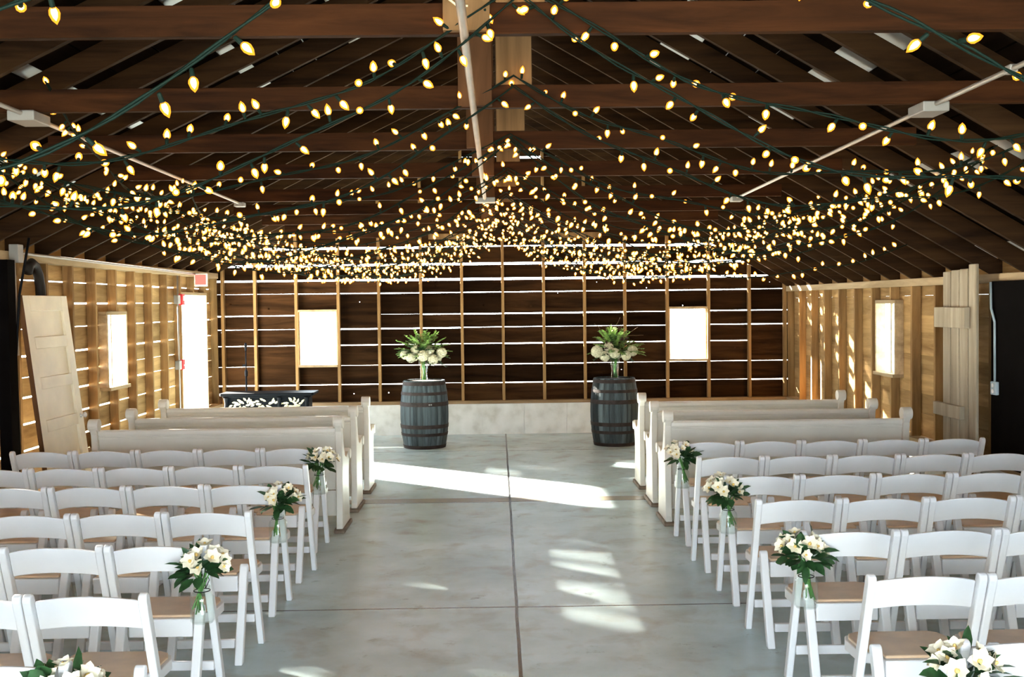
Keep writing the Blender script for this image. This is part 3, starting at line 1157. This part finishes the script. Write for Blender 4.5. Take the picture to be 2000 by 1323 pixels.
# ------------------------------------------------------------------ flowers
def bloom_mesh():
    m = MB()
    for k in range(6):
        a = 2 * PI * k / 6
        d = Vector((math.cos(a), math.sin(a), 1.0 if k % 2 else 1.5))
        m.leaf((0, 0, 0), d, (0, 0, 1), 0.040, 0.034, 0, bend=0.30)
    m.lathe([(0.002, 0.0), (0.007, 0.008), (0.004, 0.018), (0, 0.02)], 7, mi=1)
    return m.mesh('bloom', [MT['petal'], MT['petal_mid']], smooth=True)
BLOOM = bloom_mesh()

def bouquet(loc, label, seed, tilt):
    rnd = random.Random(seed)
    t = thing('bouquet', label, 'flowers', loc, 0, 'cream posies in the hanging jars')
    # local origin: centre of the jar mouth
    m = MB()
    for k in range(9):
        a = rnd.uniform(0, 2 * PI)
        r = rnd.uniform(0.004, 0.022)
        top = Vector((math.cos(a) * r * 1.0, math.sin(a) * r, 0.03))
        bot = Vector((math.cos(a + 2.4) * r * 1.3 - tilt * 0.018, math.sin(a + 2.4) * r, -0.115 + rnd.uniform(0, 0.03)))
        m.tube([bot, bot.lerp(top, 0.5) + Vector((0, 0, 0)), top, top + Vector((math.cos(a), math.sin(a), 2.2)) * 0.018], 0.0032, 5)
    m.build('stems', MT['stem'], t, smooth=True)
    m = MB()
    for k in range(64):
        a = rnd.uniform(0, 2 * PI)
        el = rnd.uniform(-0.45, 1.2)
        d = Vector((math.cos(a) * math.cos(el), math.sin(a) * math.cos(el), math.sin(el)))
        p = Vector((0, 0, 0.060)) + Vector((d.x, d.y, d.z * 0.9)) * rnd.uniform(0.012, 0.075)
        m.leaf(p, d, (rnd.uniform(-.6, .6), rnd.uniform(-.8, .2), 1), rnd.uniform(0.055, 0.095), rnd.uniform(0.030, 0.052), bend=rnd.uniform(0, 0.5))
    m.build('leaves', MT['leaf'], t, smooth=True)
    for k in range(15):
        a = k * 2.4 + rnd.uniform(-0.3, 0.3)
        el = math.asin(min(0.98, 0.25 + 0.73 * (k + 0.5) / 15))
        d = Vector((math.cos(a) * math.cos(el), math.sin(a) * math.cos(el), math.sin(el)))
        o = bpy.data.objects.new('bloom', BLOOM)
        COL.objects.link(o)
        o.parent = t
        o.location = Vector((0, 0, 0.075)) + Vector((d.x * 0.085, d.y * 0.080, d.z * 0.075)) + Vector((tilt * 0.022, 0, 0)) + Vector([rnd.uniform(-.012, .012) for _ in range(3)])
        o.rotation_mode = 'QUATERNION'
        o.rotation_quaternion = (d + Vector((rnd.uniform(-.4, .4), -0.45, rnd.uniform(-.3, .3)))).to_track_quat('Z', 'Y')
        sc = rnd.uniform(0.7, 1.1)
        o.scale = (sc, sc, sc)
    t.scale = (1.12, 1.12, 1.12)
    return t

def mason_jar(loc, label, rz):
    t = thing('mason_jar', label, 'jar', loc, rz, 'glass jars hung on the aisle chairs')
    m = MB()
    JS = 1.1
    m.lathe([(r_ * JS, z_) for r_, z_ in [(0.030, 0.004), (0.044, 0.004), (0.050, 0.014), (0.050, 0.118), (0.047, 0.132), (0.036, 0.146), (0.034, 0.170),
             (0.031, 0.170), (0.033, 0.146), (0.044, 0.131), (0.047, 0.118), (0.047, 0.016), (0.042, 0.008)]], 22)
    m.build('glass_body', MT['glass'], t, smooth=True)
    m = MB()
    m.tube([(0.0365 * math.cos(2 * PI * i / 20), 0.0365 * math.sin(2 * PI * i / 20), 0.150) for i in range(21)], 0.0022, 6)
    m.tube([(0, 0.0365, 0.150), (0.012, 0.05, 0.185), (0.0, 0.062, 0.20)], 0.0018, 6)
    m.tube([(0, 0.0365, 0.150), (-0.012, 0.05, 0.185), (0.0, 0.062, 0.20)], 0.0018, 6)
    m.build('wire_hanger', MT['black'], t, smooth=True)
    return t

JARS = []
for side in (-1, 1):
    where = 'panel door' if side < 0 else 'plank shutter'
    for r in (0, 2, 4, 6):
        y = (L_ROWS if side < 0 else R_ROWS)[r]
        e = (L_EDGE if side < 0 else R_EDGE)[r]
        x = e + side * 0.022
        # hangs behind the upright, its mouth against the wood
        jy = y + 0.285 * (1 - 0.62 / 0.80) - 0.088
        jz = 0.437
        mason_jar((x, jy, jz), 'clear jar hung at the aisle chair, %s row behind the pews by the %s' % (ORD[r + 1], where), random.uniform(-.3, .3))
        bouquet((x, jy, jz + 0.165), 'cream posy in the jar at the %s row behind the pews by the %s' % (ORD[r + 1], where), 60 + r + side, side * -1)

def hydrangea_mesh(seed):
    rnd = random.Random(seed)
    m = MB()
    n = 105
    for k in range(n):
        z = 1 - 2 * (k + 0.5) / n
        a = k * 2.39996
        rr3 = math.sqrt(1 - z * z)
        d = Vector((rr3 * math.cos(a), rr3 * math.sin(a), z))
        p = d * 0.060 * rnd.uniform(0.9, 1.06)
        q = d.to_track_quat('Z', 'Y').to_matrix()
        tw = rnd.uniform(0, PI)
        for j in range(4):
            aa = tw + j * PI / 2
            m.leaf(p, q @ Vector((math.cos(aa), math.sin(aa), 0.35)), d, 0.021, 0.019, bend=0.1)
    return m.mesh('hydrangea', MT['hydrangea'])
HYD = hydrangea_mesh(1)

def leafy_spray(m, p0, d, L, rnd, lf, wdt, droop=0.3, mi=0):
    d = Vector(d).normalized()
    pts = []
    for i in range(7):
        t = i / 6
        pts.append(Vector(p0) + d * L * t + Vector((0, 0, -droop * L * t * t)))
    m.tube(pts, 0.0025, 4, mi)
    for i in range(1, 15):
        t = i / 14
        k = min(5, int(t * 6))
        p = pts[k].lerp(pts[k + 1], t * 6 - k)
        for s in (-1, 1):
            sd_ = d.cross(Vector((0, 0, 1))).normalized() * s
            dr = d * 0.75 + sd_ + Vector((0, 0, rnd.uniform(-0.3, 0.5)))
            m.leaf(p, dr, (0, 0, 1), lf * (1.1 - 0.5 * t) * rnd.uniform(0.8, 1.2), wdt * (1.1 - 0.4 * t), mi)

def arrangement(loc, label, seed, twigs):
    rnd = random.Random(seed)
    t = thing('floral_arrangement', label, 'flowers', loc, 0, 'tall floral arrangements on the barrels')
    m = MB()
    for k in range(16):
        a = rnd.uniform(0, 2 * PI); r = rnd.uniform(0.005, 0.04)
        bot = Vector((math.cos(a) * r * 0.8, math.sin(a) * r * 0.8, 0.02))
        top = Vector((math.cos(a + 1.9) * r, math.sin(a + 1.9) * r, 0.30))
        m.tube([bot, bot.lerp(top, 0.5), top], 0.0045, 5)
    m.build('stems', MT['stem'], t, smooth=True)
    pos = [(-0.235, -0.05, 0.36), (-0.145, -0.13, 0.31), (-0.01, -0.16, 0.335), (0.125, -0.14, 0.305), (0.23, -0.06, 0.37),
           (-0.12, 0.10, 0.32), (0.04, 0.14, 0.32), (0.16, 0.09, 0.32), (-0.085, -0.09, 0.43), (0.085, -0.09, 0.42)]
    for (x, y, z) in pos[:9 if twigs else 10]:
        o = bpy.data.objects.new('hydrangea', HYD)
        COL.objects.link(o); o.parent = t
        o.location = (x + rnd.uniform(-.012, .012), y, z + rnd.uniform(-.015, .015))
        sc = rnd.uniform(0.88, 1.18)
        o.scale = (sc, sc, sc)
        o.rotation_euler = (rnd.uniform(0, 3), rnd.uniform(0, 3), 0)
    m = MB()
    for k in range(38):
        a = rnd.uniform(0, 2 * PI); el = rnd.uniform(0.05, 1.4)
        d = (math.cos(a) * math.cos(el), math.sin(a) * math.cos(el) * 0.6, math.sin(el))
        leafy_spray(m, Vector((d[0] * 1.6, d[1], d[2])) * 0.07 + Vector((0, 0, 0.36)), d, rnd.uniform(0.20, 0.36), rnd, 0.062, 0.036, 0.22)
    m.build('greenery', MT['leaf_light'], t)
    m = MB()
    for k in range(26):
        a = rnd.uniform(0, 2 * PI); el = rnd.uniform(-0.2, 1.2)
        d = (math.cos(a) * math.cos(el), math.sin(a) * math.cos(el) * 0.7, math.sin(el))
        leafy_spray(m, Vector(d) * 0.05 + Vector((0, 0, 0.34)), d, rnd.uniform(0.18, 0.32), rnd, 0.065, 0.034, 0.30)
    m.build('dark_leaves', MT['leaf'], t)
    m = MB()
    for k in range(9):
        a = rnd.uniform(0, 2 * PI)
        p = Vector((rnd.uniform(-0.16, 0.16), rnd.uniform(-0.16, -0.04), rnd.uniform(0.42, 0.55)))
        for j in range(14):
            d = Vector((rnd.uniform(-1, 1), rnd.uniform(-1, 1), rnd.uniform(-.6, 1)))
            m.leaf(p, d, (0, 0, 1), 0.03, 0.02)
    m.build('plum_blooms', MT['plum'], t)
    if twigs:
        m = MB()
        for k in range(7):
            p = Vector((rnd.uniform(-0.08, 0.05), rnd.uniform(-0.03, 0.05), 0.42)); pts = [p]
            d = Vector((rnd.uniform(-0.5, 0.5), rnd.uniform(-.2, .2), 1))
            for j in range(12):
                d = (d + Vector((rnd.uniform(-.55, .55), rnd.uniform(-.3, .3), rnd.uniform(-.25, .3)))).normalized()
                p = p + d * 0.036
                pts.append(p)
            m.tube(pts, [0.004 - 0.0022 * j / 12 for j in range(13)], 5)
        m.build('twigs', MT['twig'], t, smooth=True)
    return t

for k, (x, lab) in enumerate(BARRELS):
    v = thing('glass_vase', 'flared clear glass vase on the %s' % ('weathered grey barrel' if k == 0 else 'dark blue-grey barrel'), 'vase', (x + 0.01 * k, BY - 0.02, bh), 0, 'glass vases on the barrels')
    m = MB()
    m.lathe([(0.052, 0.0), (0.055, 0.01), (0.050, 0.10), (0.056, 0.20), (0.070, 0.29), (0.066, 0.29), (0.052, 0.20), (0.046, 0.10), (0.049, 0.018), (0.03, 0.012)], 24)
    m.build('glass_body', MT['glass'], v, smooth=True)
    arrangement((x + 0.01 * k, BY - 0.02, bh + 0.002), 'white hydrangea and fern arrangement on the weathered grey barrel' if k == 0 else
                'white hydrangea arrangement with curly twigs on the dark blue-grey barrel', 21 + k, k == 1)

# ------------------------------------------------------------------ leaning cream panel door
t = thing('panel_door', 'cream five-panel door leaning against the wall, dark edge outwards', 'door', (XL + 0.37, 9.04, 0.0))
t.rotation_euler = (0, math.radians(-6.6), 0)
DW, DH = 0.93, 2.01
m = MB()
m.box(-0.036, 0.0, 0.0, 0.13, 0, DH); m.box(-0.036, 0.0, DW - 0.13, DW, 0, DH)
rails = [0.0, 0.22, 0.56, 0.64, 0.92, 1.00, 1.30, 1.38, 1.66, 1.74, 1.86, DH]
rails = [(0.0, 0.20), (0.50, 0.60), (0.86, 0.96), (1.22, 1.32), (1.56, 1.66), (1.88, DH)]
for a0, a1 in rails:
    m.box(-0.036, 0.0, 0.13, DW - 0.13, a0, a1)
leaf_ = m.build('door_leaf', MT['door'], t, bevel=0.005)
for i in range(5):
    q = MB()
    q.box(-0.034, -0.022, 0.13, DW - 0.13, rails[i][1], rails[i + 1][0])
    q.build('panel', MT['door'], t)
m = MB(); m.box(-0.037, 0.002, -0.004, 0.0, 0.0, DH)  # thin dark strip laid over the door's near edge
tag(m.build('door_edge', MT['post_dark'], t), 'dark brown strip along door edge')
m = MB()
m.lathe([(0.022, 0), (0.008, 0.004), (0.008, 0.02), (0.024, 0.03), (0.026, 0.042), (0.015, 0.052), (0, 0.054)], 14, (0.0, DW - 0.06, 0.93),
        frame=Vector((1, 0, 0)).to_track_quat('Z', 'Y').to_matrix())
m.build('knob', MT['white_plastic'], t, smooth=True)

# plank shutter on the other wall
t = thing('plank_shutter', 'weathered plank shutter of upright boards with two battens, against the wall', 'shutter', (XR - 0.15, 9.17, 0.0))
wds = [(0.0, 0.150, 2.165), (0.170, 0.335, 2.13), (0.350, 0.515, 2.125), (0.530, 0.69, 2.115)]
for a0, a1, h in wds:
    m = MB(); m.box(-0.026, 0.0, a0, a1, 0.0, h)
    m.build('plank', MT['grey_wood'], t, bevel=0.008)
for z0, z1, a0, a1 in ((1.62, 1.80, 0.12, 0.77), (0.83, 0.945, 0.22, 0.79)):
    m = MB(); m.box(-0.075, -0.0265, a0, a1, z0, z1)
    m.build('batten', MT['grey_wood'], t, bevel=0.006)

# panel given the black of an unlit wall area, with a conduit and outlet beyond the shutter
t = thing('unlit_wall_panel', 'tall wall panel past the plank shutter, coloured near-black as if unlit', 'panel', (XR - 0.03, 8.35, KNEE + 0.046))
m = MB(); m.box(-0.03, 0.028, -0.3, 0.80, 0.0, 1.53)
m.build('board', MT['unlit_panel_and_post'], t, bevel=0.006)
t = thing('outlet', 'blue-grey double outlet with conduit on the near-black panel', 'outlet', (XR - 0.062, 9.04, 1.13))
m = MB(); m.box(-0.03, 0.0, -0.05, 0.05, -0.055, 0.055)
m.build('outlet_box', MT['outlet'], t, bevel=0.006)
for dz in (-0.024, 0.024):
    m = MB(); m.lathe([(0.018, 0), (0.018, 0.004), (0, 0.004)], 14, (-0.031, 0, dz), frame=Vector((-1, 0, 0)).to_track_quat('Z', 'Y').to_matrix())
    m.build('socket', MT['white_plastic'], t)
m = MB(); m.tube([(-0.014, 0, 0.055), (-0.014, 0.005, 0.55), (-0.014, 0.07, 0.66), (-0.014, 0.08, 0.88)], 0.010, 8)
m.build('conduit', MT['outlet'], t, smooth=True)

# dark bits in the corner behind the cream door
t = thing('duct', 'dark round duct elbow rising behind the leaning panel door', 'duct', (XL + 0.048, 9.5, 1.5))
pts = [(0, -0.13, 0.69), (0, -0.10, 0.745), (0, -0.04, 0.775), (0, 0.03, 0.75), (0, 0.09, 0.68), (0, 0.125, 0.58), (0, 0.135, 0.44), (0, 0.135, 0.0)]
m = MB(); m.tube(pts, 0.042, 14)
m.build('pipe', MT['duct'], t, smooth=True)
t = thing('wall_post', 'dark square post at the wall beside the leaning panel door', 'post', (XL + 0.06, 8.9, 0.0))
m = MB(); m.box(-0.036, 0.06, -0.07, 0.07, KNEE + 0.046, 2.28)
m.build('post', MT['unlit_panel_and_post'], t, bevel=0.005)
t = thing('hose', 'thin black hose hanging down beside the leaning panel door', 'hose', (-3.86, 8.99, 1.9))
m = MB(); m.tube([(0.07, 0.0, 0.56), (0.03, 0.0, 0.35), (-0.02, 0.0, 0.1), (-0.06, 0.0, -0.4), (-0.05, 0.0, -1.3)], 0.011, 8)
m.build('tube', MT['black'], t, smooth=True)

# ------------------------------------------------------------------ fire alarm, pull station, red sign
t = thing('fire_alarm', 'red fire alarm horn on the box above, beside the side doorway', 'alarm', (XL + 0.035, 13.93, 1.98))
m = MB(); m.box(-0.03, 0.03, -0.055, 0.06, -0.07, 0.07)
a_ = m.build('body', MT['red'], t, bevel=0.008)
m = MB(); m.box(0.0305, 0.036, -0.03, 0.03, -0.015, 0.045)
m.build('strobe', MT['white_plastic'], t, bevel=0.003)
t = thing('pull_station', 'small red pull station beside the side doorway, below the alarm horn', 'alarm', (XL + 0.035, 13.93, 1.16))
m = MB(); m.box(-0.03, 0.02, -0.045, 0.05, -0.065, 0.065)
m.build('body', MT['red'], t, bevel=0.006)
m = MB(); m.box(0.0205, 0.03, -0.03, 0.03, -0.015, 0.0)
m.build('handle', MT['white_plastic'], t, bevel=0.002)
t = thing('lit_sign', 'small glowing red sign box above the side doorway', 'sign', (XL + 0.12, 14.55, 2.24))
m = MB(); m.box(-0.085, 0.085, -0.02, 0.02, -0.085, 0.085)
m.build('housing', MT['white_plastic'], t, bevel=0.006)
m = MB(); m.box(-0.07, 0.07, -0.0235, -0.0205, -0.065, 0.065)
m.build('face', MT['sign_red'], t)

# ------------------------------------------------------------------ carved black console and microphone stand
t = thing('console_table', 'low black console with carved cream ornament by the back wall', 'console', (-3.07, 14.75, 0.0))
m = MB()
m.prism([(-0.60, -0.22), (0.60, -0.22), (0.62, -0.20), (0.62, 0.22), (-0.62, 0.22), (-0.62, -0.20)], lambda a, c, d: (a, c, d), 0.70, 0.735)
m.prism([(-0.58, -0.20), (0.58, -0.20), (0.58, 0.2), (-0.58, 0.2)], lambda a, c, d: (a, c, d), 0.675, 0.70)
tp = m.build('top', MT['black'], t, bevel=0.006)
m = MB(); m.box(-0.54, 0.54, -0.18, 0.18, 0.12, 0.675)
m.build('body', MT['black'], t, bevel=0.006)
rc = random.Random(9)
for (cx, ww) in ((-0.31, 0.20), (-0.02, 0.20), (0.32, 0.19)):
    m = MB()
    for k in range(26):
        a = rc.uniform(0, 2 * PI); r = rc.uniform(0.2, 1)
        p = Vector((cx + ww * 0.75 * r * math.cos(a), -0.183, 0.585 + 0.055 * r * math.sin(a)))
        m.leaf(p, (math.cos(a + 0.8), -0.25, math.sin(a + 0.8) * 0.5), (0, -1, 0), 0.06, 0.028, bend=0.3)
    m.build('carving', MT['carve'], t)
for x in (-0.53, 0.17, 0.53):
    m = MB(); m.lathe([(0.03, 0.0), (0.022, 0.06), (0.034, 0.14), (0.022, 0.3), (0.034, 0.45), (0.024, 0.6), (0.036, 0.675)], 10, (x, -0.195, 0))
    m.build('pilaster', MT['black'], t, auto=True)
t = thing('microphone_stand', 'slim black microphone stand behind the carved console', 'stand', (-3.48, 15.2, 0.0))
m = MB(); m.lathe([(0.13, 0), (0.13, 0.012), (0.02, 0.03), (0.0, 0.03)], 24)
m.build('base', MT['black'], t)
m = MB(); m.tube([(0, 0, 0.02), (0, 0, 0.95)], 0.013, 8); m.tube([(0, 0, 0.95), (0, 0, 1.27)], 0.009, 8)
m.build('pole', MT['black'], t, smooth=True)
m = MB(); m.lathe([(0.018, 0.92), (0.022, 0.94), (0.022, 0.99), (0.014, 1.01)], 10); m.box(-0.045, 0.0, -0.012, 0.012, 1.05, 1.085)
m.build('clutch', MT['black'], t)
m = MB(); m.lathe([(0.012, 1.27), (0.016, 1.30), (0.02, 1.34), (0.016, 1.375), (0.0, 1.385)], 10)
m.build('clip', MT['black'], t, smooth=True)

# yellow plug and cream cable on the first king post
t = thing('extension_plug', 'yellow plug on a looped cream cable at the first ridge post', 'cable', (-0.24, 3.86, 2.98))
m = MB(); m.tube([(0.02, 0, 0.05), (0.05, -0.012, 0.07), (0.088, -0.012, 0.05), (0.09, -0.012, -0.02), (0.085, -0.012, -0.045), (0.11, -0.012, -0.065), (0.15, -0.012, -0.068)], 0.0045, 7)
m.build('cable', MT['cable'], t, smooth=True)
m = MB(); m.lathe([(0.006, 0.0), (0.012, 0.006), (0.013, 0.022), (0.009, 0.036), (0.004, 0.046)], 10, (0.028, -0.003, 0.052), frame=Vector((-0.85, 0, -0.5)).to_track_quat('Z', 'Y').to_matrix())
m.build('plug', MT['yellow'], t, smooth=True)
